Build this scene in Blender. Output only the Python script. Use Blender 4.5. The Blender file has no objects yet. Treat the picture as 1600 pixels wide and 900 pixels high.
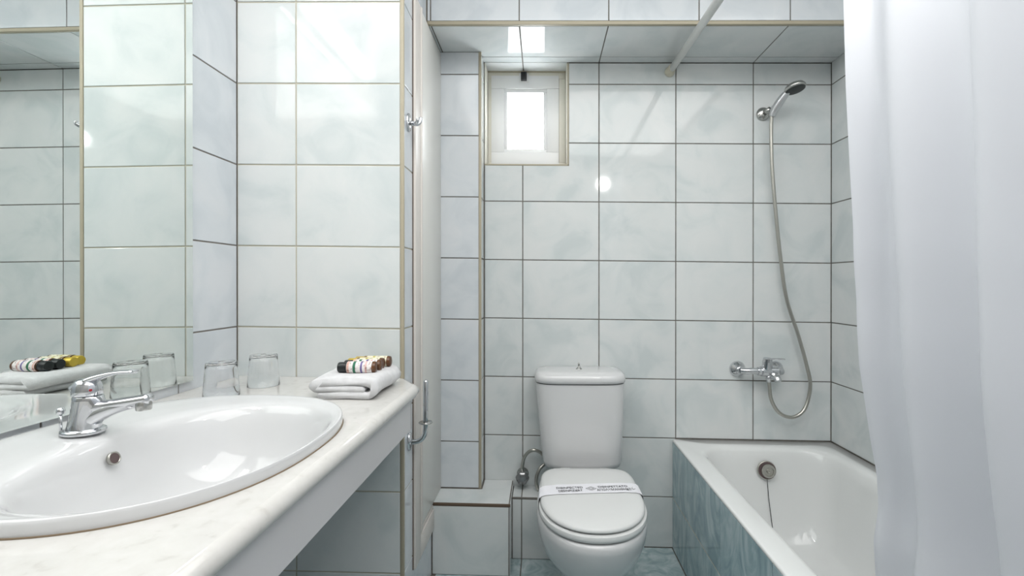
import bpy, bmesh, math, random
from mathutils import Vector, Matrix
random.seed(7)
PI = math.pi
E, K = 1.142, .012          # eye height over the floor; the old room falls away 12 mm per metre to the right

def zl(x, lz): return E + lz - K * x     # height of a level measured from the eye, at x

# ------------------------------------------------------------------ camera
S = bpy.context.scene
C = S.collection
cam = bpy.data.cameras.new('camera'); co = bpy.data.objects.new('camera', cam); C.objects.link(co); S.camera = co
cam.sensor_width = 36; cam.lens = 716.5 / 1600 * 36; cam.clip_start = .02
cam.shift_x = -(831.9 - 800) / 1600; cam.shift_y = (444.9 - 450) / 1600
co.location = (0, -2.0074, E)
co.rotation_euler = (PI / 2 - .0019, 0, .0229)
# ------------------------------------------------------------------ world and lights
w = bpy.data.worlds.new('sky'); S.world = w; w.use_nodes = True
w.node_tree.nodes['Background'].inputs[0].default_value = (.93, .97, 1, 1)
w.node_tree.nodes['Background'].inputs[1].default_value = 7.0
def area(name, loc, rot, size, size_y, power, col, shape='RECTANGLE'):
    l = bpy.data.lights.new(name, 'AREA'); l.shape = shape; l.size = size; l.size_y = size_y; l.energy = power; l.color = col
    o = bpy.data.objects.new(name, l); C.objects.link(o); o.location = loc; o.rotation_euler = rot
    return o
area('ceiling_fill', (.30, -1.88, 2.485), (0, 0, 0), 1.8, 1.9, 21, (1, .99, .98))  # broad unseen fill added under the ceiling to brighten the whole room
area('lamp_globe_light', (.45, -1.43, 1.885), (math.radians(62), 0, math.radians(8)), .085, .085, .9, (1, .98, .95), 'DISK')
TUBE_POWER = 13.0
S.view_settings.view_transform = 'Standard'; S.view_settings.look = 'None'
S.view_settings.gamma = 1; S.view_settings.use_curve_mapping = False
S.view_settings.exposure = 0.90

# ------------------------------------------------------------------ materials
def mat(name, col=(.8, .8, .8), rough=.4, metal=0, spec=.5, trans=0, coat=0, ior=1.45):
    m = bpy.data.materials.new(name); m.use_nodes = True
    b = m.node_tree.nodes['Principled BSDF']
    b.inputs['Base Color'].default_value = (*col, 1); b.inputs['Roughness'].default_value = rough
    b.inputs['Metallic'].default_value = metal; b.inputs['Specular IOR Level'].default_value = spec
    b.inputs['Transmission Weight'].default_value = trans; b.inputs['Coat Weight'].default_value = coat
    b.inputs['IOR'].default_value = ior
    return m
def cloud(m, cols, scale=6, detail=4, dist=.6, pos=(.3, .5, .7), stretch=(1, 1, 1), rand=True, bump=0, bscale=200):
    nt = m.node_tree; N = nt.nodes; L = nt.links; b = N['Principled BSDF']
    tc = N.new('ShaderNodeTexCoord'); mp = N.new('ShaderNodeMapping'); mp.inputs['Scale'].default_value = stretch
    L.new(tc.outputs['Object'], mp.inputs['Vector'])
    src = mp.outputs['Vector']
    if rand:
        oi = N.new('ShaderNodeObjectInfo'); mu = N.new('ShaderNodeMath'); mu.operation = 'MULTIPLY'; mu.inputs[1].default_value = 40
        L.new(oi.outputs['Random'], mu.inputs[0])
        ad = N.new('ShaderNodeVectorMath'); ad.operation = 'ADD'
        L.new(src, ad.inputs[0]); L.new(mu.outputs[0], ad.inputs[1]); src = ad.outputs[0]
    no = N.new('ShaderNodeTexNoise'); no.inputs['Scale'].default_value = scale; no.inputs['Detail'].default_value = detail
    no.inputs['Distortion'].default_value = dist
    L.new(src, no.inputs['Vector'])
    cr = N.new('ShaderNodeValToRGB'); L.new(no.outputs['Fac'], cr.inputs['Fac'])
    while len(cr.color_ramp.elements) < len(cols): cr.color_ramp.elements.new(.5)
    for e, p, c in zip(cr.color_ramp.elements, pos, cols): e.position = p; e.color = (*c, 1)
    L.new(cr.outputs['Color'], b.inputs['Base Color'])
    if bump:
        n2 = N.new('ShaderNodeTexNoise'); n2.inputs['Scale'].default_value = bscale; L.new(tc.outputs['Object'], n2.inputs['Vector'])
        bp = N.new('ShaderNodeBump'); bp.inputs['Strength'].default_value = bump; bp.inputs['Distance'].default_value = .002
        L.new(n2.outputs['Fac'], bp.inputs['Height']); L.new(bp.outputs['Normal'], b.inputs['Normal'])
    return m
M = {}
M['tile'] = cloud(mat('glazed_pale_tile', rough=.07, spec=.5), [(.58, .628, .632), (.652, .685, .685), (.685, .707, .705)], 6, 6, .8, (.34, .5, .64))
M['tile_cool'] = cloud(mat('glazed_pale_blue_tile', rough=.09), [(.57, .61, .645), (.63, .665, .695), (.665, .69, .715)], 6, 6, .8, (.34, .5, .64))
M['tile_blue'] = cloud(mat('glazed_blue_green_tile', rough=.08), [(.24, .345, .375), (.345, .46, .49), (.49, .59, .61)], 9, 7, 2.6, (.34, .5, .66), (1, 1, .45))
M['tile_floor'] = cloud(mat('glazed_floor_tile', rough=.12), [(.29, .385, .405), (.39, .49, .505), (.51, .59, .60)], 12, 7, 2.4, (.34, .5, .66))
M['grout'] = cloud(mat('dark_grout', rough=.9, spec=.2), [(.14, .135, .12), (.22, .205, .185)], 30, 3, 0, (.3, .7), rand=False)
M['grout_beige'] = mat('beige_grout', (.52, .49, .40), .85, spec=.2)
M['grout_left'] = mat('brown_grey_grout', (.24, .22, .20), .85, spec=.2)
M['profile'] = mat('beige_plastic_edge_profile', (.40, .36, .27), .45)
M['paint'] = mat('white_paint', (.82, .82, .80), .7, spec=.3)
M['rear'] = mat('grey_beige_wall_paint', (.42, .41, .39), .7)
M['reveal'] = mat('cream_plaster', (.74, .72, .64), .6)
M['pvc'] = mat('white_pvc', (.80, .81, .81), .3)
M['door'] = mat('cream_lacquered_wood', (.73, .725, .69), .33)
M['door_trim'] = mat('warm_cream_lacquered_wood', (.70, .66, .62), .4)
M['black'] = mat('black_plastic', (.012, .013, .016), .35)
M['chrome'] = mat('chrome', (.64, .65, .67), .06, 1)
M['chrome_dull'] = mat('worn_chrome', (.50, .50, .48), .22, 1)
M['steel'] = mat('brushed_steel', (.48, .47, .43), .3, 1)
M['ceramic'] = mat('white_glazed_ceramic', (.64, .645, .65), .06, coat=.3)
M['enamel'] = mat('white_enamel', (.72, .735, .73), .07, coat=.2)
M['seat'] = mat('white_plastic_seat', (.69, .70, .695), .16)
M['counter'] = cloud(mat('polished_cream_stone', rough=.1), [(.53, .515, .49), (.60, .59, .565), (.63, .62, .60)], 45, 4, .3, (.25, .40, .7), rand=False)
M['apron'] = mat('cream_laminate', (.64, .63, .64), .22)
M['mirror'] = mat('mirror_silver', (.80, .84, .82), .0, 1)
M['towel'] = cloud(mat('white_terry', rough=.95, spec=.1), [(.70, .70, .71), (.78, .78, .79)], 60, 3, 0, (.3, .7), rand=False, bump=.9, bscale=700)
M['glass'] = mat('clear_glass', (1, 1, 1), .0, trans=1, ior=1.45)
M['rod'] = mat('white_coated_metal', (.70, .71, .69), .35)
M['rodcap'] = mat('yellowed_plastic', (.58, .55, .44), .4)
M['rubber'] = mat('dark_rubber', (.03, .035, .035), .5)
M['joint_gap_shade'] = mat('brown_joint_and_gap_shade', (.12, .085, .06), .8)  # brown of the step joint; on the door it paints the shade in gaps
M['hole_shade'] = mat('dark_overflow_shade', (.10, .07, .07), .6)  # dark colour painted for the shade inside the overflows
M['caulk'] = mat('brown_old_silicone', (.36, .27, .18), .7)
M['paper'] = mat('white_paper', (.80, .80, .84), .7)
M['ink'] = mat('black_ink', (.03, .03, .035), .6)
M['inkgrey'] = mat('grey_ink', (.35, .35, .36), .6)
M['amber'] = mat('amber_plastic', (.15, .06, .022), .15, trans=.2)
M['goldcap'] = mat('gold_cap', (.62, .45, .06), .3, .4)
M['capblack'] = mat('black_cap', (.012, .016, .016), .35)
# printed bottle labels: white paper with coloured bands
def label_mat(name, base, bands):
    m = mat(name, base, .5); nt = m.node_tree; N = nt.nodes; L = nt.links
    tc = N.new('ShaderNodeTexCoord'); sp = N.new('ShaderNodeSeparateXYZ'); L.new(tc.outputs['Object'], sp.inputs[0])
    cr = N.new('ShaderNodeValToRGB'); cr.color_ramp.interpolation = 'CONSTANT'
    mr = N.new('ShaderNodeMapRange'); mr.inputs[1].default_value = -.05; mr.inputs[2].default_value = .05
    L.new(sp.outputs['X'], mr.inputs[0]); L.new(mr.outputs[0], cr.inputs['Fac'])
    el = cr.color_ramp.elements; el[0].position = 0; el[0].color = (*base, 1); el[1].position = .999
    for p, c in bands:
        e = el.new(p); e.color = (*c, 1)
    no = N.new('ShaderNodeTexNoise'); no.inputs['Scale'].default_value = 160; no.inputs['Detail'].default_value = 2
    L.new(tc.outputs['Object'], no.inputs['Vector'])
    c2 = N.new('ShaderNodeValToRGB'); c2.color_ramp.interpolation = 'CONSTANT'
    c2.color_ramp.elements[0].color = (.45, .35, .33, 1); c2.color_ramp.elements[1].position = .40; c2.color_ramp.elements[1].color = (1, 1, 1, 1)
    L.new(no.outputs['Fac'], c2.inputs['Fac'])
    mx = N.new('ShaderNodeMix'); mx.data_type = 'RGBA'; mx.blend_type = 'MULTIPLY'; mx.inputs[0].default_value = .8
    L.new(cr.outputs[0], mx.inputs[6]); L.new(c2.outputs[0], mx.inputs[7]); L.new(mx.outputs[2], N['Principled BSDF'].inputs['Base Color'])
    return m
Wt = (.78, .74, .72)
M['label_pink'] = label_mat('printed_label_pink', Wt, [(.24, (.7, .45, .38)), (.30, Wt), (.40, (.03, .16, .09)), (.47, Wt), (.60, (.16, .13, .32)), (.65, Wt), (.72, (.68, .45, .42)), (.77, Wt)])
M['label_gold'] = label_mat('printed_label_gold', (.74, .70, .52), [(.24, (.28, .2, .08)), (.32, (.74, .70, .52)), (.5, (.50, .45, .12)), (.56, (.74, .72, .55))])
# shower curtain: thin woven plastic, part of the light goes through
m = bpy.data.materials.new('thin_white_curtain_fabric'); m.use_nodes = True; nt = m.node_tree; nt.nodes.clear(); N = nt.nodes
out = N.new('ShaderNodeOutputMaterial'); pr = N.new('ShaderNodeBsdfPrincipled'); tr = N.new('ShaderNodeBsdfTranslucent'); mx = N.new('ShaderNodeMixShader')
pr.inputs['Base Color'].default_value = (.69, .705, .75, 1); pr.inputs['Roughness'].default_value = .5; tr.inputs['Color'].default_value = (.82, .83, .86, 1)
mx.inputs[0].default_value = .26
nt.links.new(pr.outputs[0], mx.inputs[1]); nt.links.new(tr.outputs[0], mx.inputs[2]); nt.links.new(mx.outputs[0], out.inputs[0])
M['curtain'] = m
# window pane: thin glass
m = bpy.data.materials.new('window_glass'); m.use_nodes = True; nt = m.node_tree; nt.nodes.clear(); N = nt.nodes
out = N.new('ShaderNodeOutputMaterial'); tp = N.new('ShaderNodeBsdfTransparent'); gl = N.new('ShaderNodeBsdfGlossy'); mx = N.new('ShaderNodeMixShader')
gl.inputs['Roughness'].default_value = .02; mx.inputs[0].default_value = .06
nt.links.new(tp.outputs[0], mx.inputs[1]); nt.links.new(gl.outputs[0], mx.inputs[2]); nt.links.new(mx.outputs[0], out.inputs[0])
M['pane'] = m
m = mat('lit_diffuser', (.9, .9, .88), .4); b = m.node_tree.nodes['Principled BSDF']
b.inputs['Emission Color'].default_value = (1, .99, .98, 1); b.inputs['Emission Strength'].default_value = TUBE_POWER
M['lit'] = m

# ------------------------------------------------------------------ helpers
def link(name, me, m=None, parent=None, loc=(0, 0, 0), smooth=False):
    o = bpy.data.objects.new(name, me); C.objects.link(o); o.location = loc
    if m is not None and not me.materials: me.materials.append(M[m] if isinstance(m, str) else m)
    if parent is not None: o.parent = parent
    if smooth: me.shade_smooth()
    return o
def done(name, bm, m, parent=None, loc=(0, 0, 0), smooth=False, sheared=False, angle=None):
    bmesh.ops.recalc_face_normals(bm, faces=bm.faces)
    if sheared:
        for v in bm.verts: v.co.z -= K * v.co.x
    me = bpy.data.meshes.new(name); bm.to_mesh(me); bm.free()
    if angle: me.set_sharp_from_angle(angle=math.radians(angle)); smooth = True
    if smooth:
        me.shade_smooth()
        if angle: me.set_sharp_from_angle(angle=math.radians(angle))
    return link(name, me, m, parent, loc)
def tag(o, label, cat, group=None):
    o['label'] = label; o['category'] = cat
    if group: o['group'] = group
    return o
def struct(o, label=None):
    o['kind'] = 'structure'
    if label: o['label'] = label
    return o
def empty(name, loc, rz=0):
    o = bpy.data.objects.new(name, None); C.objects.link(o); o.location = loc; o.rotation_euler = (0, 0, rz); o.empty_display_size = .05
    return o
def box(bm, x0, x1, y0, y1, z0, z1, bev=0, seg=2):
    vs = [bm.verts.new((x, y, z)) for x in (x0, x1) for y in (y0, y1) for z in (z0, z1)]
    fs = [bm.faces.new([vs[i] for i in f]) for f in ((0, 1, 3, 2), (4, 6, 7, 5), (0, 4, 5, 1), (2, 3, 7, 6), (0, 2, 6, 4), (1, 5, 7, 3))]
    if bev:
        es = list({e for f in fs for e in f.edges})
        bmesh.ops.bevel(bm, geom=es, offset=bev, segments=seg, profile=.5, affect='EDGES')
def boxes(name, lst, m, parent=None, bev=0, sheared=True, seg=2):
    bm = bmesh.new()
    for b in lst: box(bm, *b, bev=bev, seg=seg)
    return done(name, bm, m, parent, sheared=sheared, angle=35 if bev else None)
def loft(bm, rings, closed=True, cap0=True, cap1=True):
    R = [[bm.verts.new(p) for p in r] for r in rings]; n = len(R[0])
    for a, b in zip(R, R[1:]):
        for i in range(n if closed else n - 1):
            j = (i + 1) % n; bm.faces.new((a[i], a[j], b[j], b[i]))
    if cap0: bm.faces.new(R[0][::-1])
    if cap1: bm.faces.new(R[-1])
    return R
def frames(pts):
    pts = [Vector(p) for p in pts]; T = []
    for i in range(len(pts)):
        a = pts[max(i - 1, 0)]; b = pts[min(i + 1, len(pts) - 1)]; T.append((b - a).normalized())
    up = Vector((0, 0, 1)) if abs(T[0].z) < .9 else Vector((0, 1, 0))
    U = []; u = (up - T[0] * up.dot(T[0])).normalized()
    for t in T:
        u = (u - t * u.dot(t)).normalized(); U.append((u, t.cross(u).normalized()))
    return pts, T, U
def tube(bm, pts, r, n=12, flat=1.0, cap=True):
    """sweep; r a number or list; flat scales the side axis"""
    pts, T, U = frames(pts); rr = r if isinstance(r, (list, tuple)) else [r] * len(pts); fl = flat if isinstance(flat, (list, tuple)) else [flat] * len(pts)
    rings = [[p + u * (math.sin(2 * PI * k / n) * q) + v * (math.cos(2 * PI * k / n) * q * f) for k in range(n)] for p, (u, v), q, f in zip(pts, U, rr, fl)]
    return loft(bm, rings, cap0=cap, cap1=cap)
def smoothpath(P, n=6):
    P = [Vector(p) for p in P]; out = []
    Q = [P[0] * 2 - P[1]] + P + [P[-1] * 2 - P[-2]]
    for i in range(1, len(Q) - 2):
        a, b, c, d = Q[i - 1:i + 3]
        for k in range(n):
            t = k / n
            out.append(.5 * ((2 * b) + (c - a) * t + (2 * a - 5 * b + 4 * c - d) * t * t + (3 * b - a - 3 * c + d) * t ** 3))
    out.append(P[-1]); return out
def lathe(bm, prof, n=32, axis='Z', c=(0, 0, 0), cap0=True, cap1=True, sx=1, sy=1):
    rings = []
    for r, h in prof:
        ring = []
        for k in range(n):
            a = 2 * PI * k / n; u, v = r * math.cos(a) * sx, r * math.sin(a) * sy
            p = {'Z': (u, v, h), 'Y': (u, h, v), 'X': (h, u, v)}[axis]
            ring.append(Vector(p) + Vector(c))
        rings.append(ring)
    return loft(bm, rings, cap0=cap0, cap1=cap1)
def sellipse(cx, cy, a, b, n, z, N=64):
    out = []
    for k in range(N):
        t = 2 * PI * k / N; c, s = math.cos(t), math.sin(t)
        out.append((cx + a * math.copysign(abs(c) ** (2 / n), c), cy + b * math.copysign(abs(s) ** (2 / n), s), z))
    return out

# ------------------------------------------------------------------ tiles
GAP, TH = .0044, .0024
_cache = {}
def tile(parent, plane, pos, poly, m, name='tile'):
    """plane: 'B' faces -Y (u=x,v=z), 'X+' / 'X-' faces +X / -X (u=y,v=z), 'U' faces up (u=x,v=y), 'D' faces down.  pos: the wall's coordinate on its normal"""
    us = [p[0] for p in poly]; vs = [p[1] for p in poly]
    cu, cv = (min(us) + max(us)) / 2, (min(vs) + max(vs)) / 2
    key = (plane, m, tuple((round(a - cu, 4), round(b - cv, 4)) for a, b in poly))
    def w3(u, v, d):      # d: distance out of the wall
        if plane == 'B': return Vector((u, -d, v - K * u))
        if plane == 'F': return Vector((u, d, v - K * u))
        if plane == 'X+': return Vector((d, u, v))
        if plane == 'X-': return Vector((-d, u, v))
        if plane == 'U': return Vector((u, v, d - K * u))
        if plane == 'D': return Vector((u, v, -d - K * u))
    if key not in _cache:
        n = len(poly); ctr = [(a - cu, b - cv) for a, b in poly]
        area2 = sum(ctr[i][0] * ctr[(i + 1) % n][1] - ctr[(i + 1) % n][0] * ctr[i][1] for i in range(n))
        if area2 < 0: ctr = ctr[::-1]
        def inset(d):
            r = []
            for i in range(n):
                p0, p1, p2 = Vector(ctr[i - 1]), Vector(ctr[i]), Vector(ctr[(i + 1) % n])
                e1 = (p1 - p0).normalized(); e2 = (p2 - p1).normalized()
                n1 = Vector((-e1.y, e1.x)); n2 = Vector((-e2.y, e2.x))
                r.append(p1 + (n1 + n2) * (d / (1 + n1.dot(n2))))
            return r
        bm = bmesh.new(); rings = []
        for d, h in ((GAP / 2, -.004), (GAP / 2, -.0009), (GAP / 2 + .0004, -.0003), (GAP / 2 + .0014, 0)):
            rings.append([w3(p.x, p.y, h) for p in inset(d)])
        loft(bm, rings, cap0=False, cap1=True)
        bmesh.ops.recalc_face_normals(bm, faces=bm.faces)
        # make sure the face looks out of the wall
        top = max(bm.faces, key=lambda f: f.calc_area()); outd = w3(0, 0, 1)
        if top.normal.dot(outd) < 0: bmesh.ops.reverse_faces(bm, faces=bm.faces)
        me = bpy.data.meshes.new('tile'); bm.to_mesh(me); bm.free(); me.materials.append(M[m]); _cache[key] = me
    o = bpy.data.objects.new(name, _cache[key]); C.objects.link(o)
    if plane in ('B', 'F'): o.location = (cu, pos, cv + E - K * cu)
    elif plane[0] == 'X': o.location = (pos, cu, cv + E - K * pos)
    else: o.location = (cu, cv, pos + E - K * cu)
    # unevenly set by hand: hair's breadth of tilt
    o.rotation_euler = tuple(random.uniform(-.0011, .0011) for _ in range(3))
    o.parent = parent
    return o
def grid(parent, plane, pos, us, vs, m, skip=None):
    for a, b in zip(us, us[1:]):
        for c, d in zip(vs, vs[1:]):
            if skip and skip(a, b, c, d): continue
            tile(parent, plane, pos, [(a, c), (b, c), (b, d), (a, d)], m)

FL, SOF, CEIL = -1.142, .967, 1.36
XL, XR, XP = -.9642, 1.2436, -.435
YW, YR = -.583, -2.95          # partition face, rear wall
BR = [FL, -.9216, -.6652, -.4088, -.1524, .104, .3604, .6168, .8732]      # courses of the back wall
WR = [FL, -.9136, -.6580, -.4024, -.1464, .1092, .3648, .6204, .876, 1.1316, CEIL]
JX = [-.4214, -.0884, .2446, .5776, .9106, XR]

# floor ---------------------------------------------------------------
fl = struct(boxes('floor', [(-1.2, 1.45, YR - .1, .2, E + FL - .12, E + FL - TH)], 'grout'))
fy = [0 - .333 * k for k in range(0, 9)] + [YR]
fxs = [XL, -.7544, -.4214, -.0884, .2446, .563]
grid(fl, 'U', FL, fxs, sorted(fy), 'tile_floor', skip=lambda a, b, c, d: a < -.43 and d > -.6)
grid(fl, 'U', FL, [XL, -.7544, -.4214], [-.666, YW], 'tile_floor')
# back wall -----------------------------------------------------------
NX0, NX1, NZ0 = -.256, .108, .523
def L(a): return E + a
wb = struct(boxes('wall_back', [(-1.2, NX0, TH, .2, L(FL) - .1, L(SOF)), (NX0, NX1, TH, .2, L(FL) - .1, L(NZ0)), (NX1, XR + .15, TH, .2, L(FL) - .1, L(SOF))], 'grout'), 'pale tiled end wall with a small window')
rows = BR + [SOF]
for c, d in zip(rows, rows[1:]):
    for a, b in zip(JX[1:], JX[2:]):
        if a == -.0884 and c > .6: 
            tile(wb, 'B', 0, [(NX1 + .004, c), (b, c), (b, d), (NX1 + .004, d)], 'tile'); continue
        if a == -.0884 and abs(c - .3604) < .001:
            tile(wb, 'B', 0, [(a, c), (b, c), (b, d), (NX1 + .004, d), (NX1 + .004, NZ0 - .004), (a, NZ0 - .004)], 'tile'); continue
        if a > .5 and d < -.66: continue     # behind the bath
        tile(wb, 'B', 0, [(a, c), (b, c), (b, d), (a, d)], 'tile')
    if c < .3: tile(wb, 'B', 0, [(-.2566, c), (-.0884, c), (-.0884, d), (-.2566, d)], 'tile')
    elif abs(c - .3604) < .001: tile(wb, 'B', 0, [(-.2566, c), (-.0884, c), (-.0884, NZ0 - .004), (-.2566, NZ0 - .004)], 'tile')
# right wall ----------------------------------------------------------
wr = struct(boxes('wall_right', [(XR + TH, XR + .15, YR - .1, .2, L(FL) - .1, L(CEIL) + .1)], 'grout', sheared=True))
ry = [0, -.333, -.666, -.999, -1.332, -1.665, -1.998, -2.331, -2.664, YR]
rr = BR[3:] + [1.1296, CEIL]
grid(wr, 'X-', XR, sorted(ry), [-.6652, -.4088] + rr[1:], 'tile')
# left wall -----------------------------------------------------------
wl = struct(boxes('wall_left', [(XL - .15, XL - TH, YR - .1, .2, L(FL) - .1, L(CEIL) + .1)], 'grout_left'))
ly = [YW, -.815, -1.148, -1.481, -1.814, -2.147, -2.48, -2.813, YR]
grid(wl, 'X+', XL, sorted(ly), WR, 'tile_cool')
# rear wall and ceiling (behind the camera) ---------------------------------
wre = struct(boxes('wall_rear', [(-1.2, 1.45, YR - .1, YR, L(FL) - .1, L(CEIL) + .1)], 'rear'))
struct(boxes('ceiling', [(-1.2, 1.45, YR - .1, .2, L(CEIL), L(CEIL) + .1)], 'paint'))
# partition with its tiled front and end ----------------------------------------
wp = struct(boxes('wall_partition', [(XL, XP - TH, YW + TH, .19, L(FL) - .1, L(CEIL))], 'grout_beige'), 'bright tiled partition beside the mirror')
grid(wp, 'B', YW, [XL, -.7759, -.4455], WR, 'tile')
grid(wp, 'X+', XP, [YW + .008, -.484], WR, 'tile_cool')
grid(wp, 'X+', XP, [-.484, -.225], [FL, -.962], 'tile_cool')
grid(wp, 'X+', XP, [-.484, -.305], [.965, 1.1316, CEIL], 'tile_cool')
# pipe column -----------------------------------------------------------
CY, CX = -.093, -.2585
wc = struct(boxes('wall_column', [(XP, CX - TH, CY + TH, .10, L(-.9), L(SOF))], 'grout'), 'narrow tiled pipe casing in the corner')
grid(wc, 'B', CY, [XP + .002, CX - .009], [-.86] + BR[2:] + [SOF], 'tile_cool')
grid(wc, 'X+', CX, [CY + .006, 0], [-.86] + BR[2:] + [SOF], 'tile')
# dropped beam over the window end -----------------------------------------------
BY = -.297
cb = struct(boxes('ceiling_beam', [(XP - TH, XR + .01, BY + TH, .19, L(SOF) + TH, L(CEIL))], 'grout'), 'tiled dropped ceiling beam')
grid(cb, 'B', BY, [XP] + JX, [SOF + .012, SOF + .012 + .2564, CEIL], 'tile_cool')
sx = [XP + .001] + JX
grid(cb, 'D', SOF, sx, [BY + .013, -.05, 0], 'tile', skip=lambda a, b, c, d: False)
grid(cb, 'D', SOF, [NX0, -.0884, NX1], [0, .085], 'tile')
# bath side wall -------------------------------------------------------
XT = .563
ws = struct(boxes('wall_bath_side', [(XT + TH, XT + .055, -1.75, 0, L(FL), L(-.676))], 'grout'), 'low tiled wall carrying the bath rim')
grid(ws, 'X+' if False else 'X-', XT, sorted([0, -.2019, -.5349, -.8679, -1.2009, -1.5339, -1.75]), [FL, -.9216, -.678], 'tile_blue')
struct(boxes('trim_9', [(XT + .0006, XT + .004, -1.75, 0, L(-.9216) - .0016, L(-.9216) + .0016)], 'grout_beige'), 'pale joint between the two courses of the bath side')
struct(boxes('wall_bath_end', [(XT + .055, XR, -1.75, -1.72, L(FL), L(-.676))], 'paint'))
# tiled step and ledge ---------------------------------------------------
bx0, bx1, by = XP, -.128, -.225
st = struct(boxes('wall_step', [(bx0, bx1 - TH, by + TH, .0, L(FL), L(-.862) - TH)], 'grout'), 'low tiled step boxed out in the corner')
tile(st, 'B', by, [(bx0 + .001, FL), (bx1 - .004, FL), (bx1 - .004, -.872), (bx0 + .001, -.872)], 'tile')
tile(st, 'X+', bx1, [(by + .004, FL), (0, FL), (0, -.866), (by + .004, -.866)], 'tile')
tile(st, 'U', -.862, [(bx0, by + .006), (bx1 - .004, by + .006), (bx1 - .004, 0), (CX + .002, 0), (CX + .002, CY), (bx0, CY)], 'tile')
le = struct(boxes('wall_ledge', [(bx1, .17 - TH, -.11 + TH, 0, L(FL), L(-.886) - TH)], 'grout'), 'low tiled ledge behind the toilet')
for a, b in ((bx1, -.0884), (-.0884, .17)):
    tile(le, 'B', -.11, [(a, FL), (b, FL), (b, -.893), (a, -.893)], 'tile')
    tile(le, 'U', -.886, [(a, -.108), (b, -.108), (b, 0), (a, 0)], 'tile')
tile(le, 'X+', .17, [(-.108, FL), (0, FL), (0, -.89), (-.108, -.89)], 'tile')
# edge profiles ------------------------------------------------------------
def trim(i, b, m='profile', label=None): return struct(boxes('trim_%d' % i, [b], m, bev=.0015), label)
trim(1, (XP - .011, XP + .0005, YW - .001, YW + .009, L(FL), L(CEIL)), label='beige edge strip on the partition corner')
trim(2, (CX - .0105, CX + .0008, CY - .001, CY + .007, L(-.861), L(SOF)), label='beige edge strip on the pipe casing corner')
trim(3, (XP + .001, XR, BY - .001, BY + .0125, L(SOF) - .0006, L(SOF) + .0125), label='beige edge strip along the beam')
trim(4, (NX1 - .001, NX1 + .006, -.0015, .01, L(NZ0) - .006, L(SOF)), label='thin beige strip beside the window')
trim(5, (NX0, NX1 + .006, -.0015, .01, L(NZ0) - .006, L(NZ0) + .001), label='thin beige strip under the window')
trim(6, (bx0 + .001, bx1 + .0008, by - .0006, by + .006, L(-.872), L(-.8615)), m='joint_gap_shade', label='worn brown joint along the step edge')
trim(7, (bx1 + .001, .17, -.1112, -.106, L(-.893), L(-.8855)), m='grout', label='dark joint along the ledge edge')
trim(8, (NX0, NX1, .079, .0865, L(SOF) - .0045, L(SOF) + .001), label='beige strip over the window')
# window ------------------------------------------------------------------
wn = struct(empty('window_1', ((NX0 + NX1) / 2, .10, zl(-.08, NZ0))), 'small white casement window high in the end wall')
def wpart(name, lst, m, bev=0): 
    o = boxes(name, lst, m, None, bev); o.parent = wn; o.matrix_parent_inverse = Matrix.Translation(-wn.location); return o
wpart('reveal', [(NX1 - .004, NX1 + .0002, .004, .15, L(NZ0), L(SOF) - .001), (NX0 - .0003, NX0 + .004, .001, .15, L(NZ0), L(SOF) - .001), (NX0, NX1, .01, .15, L(NZ0) - .004, L(NZ0))], 'reveal')
fz0, fz1, fx0, fx1 = NZ0 + .001, SOF - .001, -.2515, .1035
def ring4(x0, x1, z0, z1, w_, y0, y1): return [(x0, x1, y0, y1, L(z1) - w_, L(z1)), (x0, x1, y0, y1, L(z0), L(z0) + w_), (x0, x0 + w_, y0, y1, L(z0) + w_, L(z1) - w_), (x1 - w_, x1, y0, y1, L(z0) + w_, L(z1) - w_)]
wpart('frame', ring4(fx0, fx1, fz0, fz1, .03, .0865, .16), 'reveal', .002)
sx0, sx1, sz0, sz1 = -.236, .073, NZ0 + .004, .949
sash = wpart('sash', [(sx0, sx1, .084, .14, L(.890), L(sz1)), (sx0, sx1, .084, .14, L(sz0), L(.600)), (sx0, -.178, .084, .14, L(.600), L(.890)), (.018, sx1, .084, .14, L(.600), L(.890))], 'pvc', .002)
wpart('glazing_bead', [(-.180, .020, .092, .12, L(.8745), L(.891)), (-.180, .020, .092, .12, L(.598), L(.6155)), (-.180, -.163, .092, .12, L(.6155), L(.8745)), (.003, .020, .092, .12, L(.6155), L(.8745))], 'pvc', .002)
wpart('pane', [(-.165, .005, .117, .121, L(.613), L(.877))], 'pane')
lt = wpart('latch', [(-.100, -.073, .064, .086, L(.922), L(.958))], 'black', .002); lt['label'] = 'black window latch'
lt2 = wpart('latch_plate', [(-.108, -.065, .081, .0845, L(.918), L(.958))], 'pvc', .001)
# access door ---------------------------------------------------------------
dr = struct(empty('door_1', (XP, -.28, zl(XP, -.962))), 'cream access door beside the pipe casing')
def dpart(name, lst, m, bev=.003):
    o = boxes(name, lst, m, None, bev); o.parent = dr; o.matrix_parent_inverse = Matrix.Translation(-dr.location); return o
dpart('frame', [(XP - .01, XP + .010, -.484, -.418, L(-.962), L(.962)), (XP - .01, XP + .010, -.418, -.2255, L(-.962), L(-.884))], 'door_trim')
dpart('bead', [(XP - .01, XP + .014, -.418, -.405, L(-.873), L(.962))], 'door_trim', .004)
dpart('gap_shade', [(XP - .004, XP + .0025, -.4868, -.4835, L(-.962), L(.962)), (XP - .012, XP - .001, -.419, CY, L(-.888), L(.964))], 'joint_gap_shade', 0)  # thin dark boxes, the shadow of the door gaps put in as colour
dpart('panel', [(XP - .01, XP + .008, -.404, CY - .001, L(-.8605), L(.960))], 'door', .003)
dpart('panel_rim', [(XP - .01, XP + .006, -.404, -.2265, L(-.882), L(-.868))], 'door_trim', .002)

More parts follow.
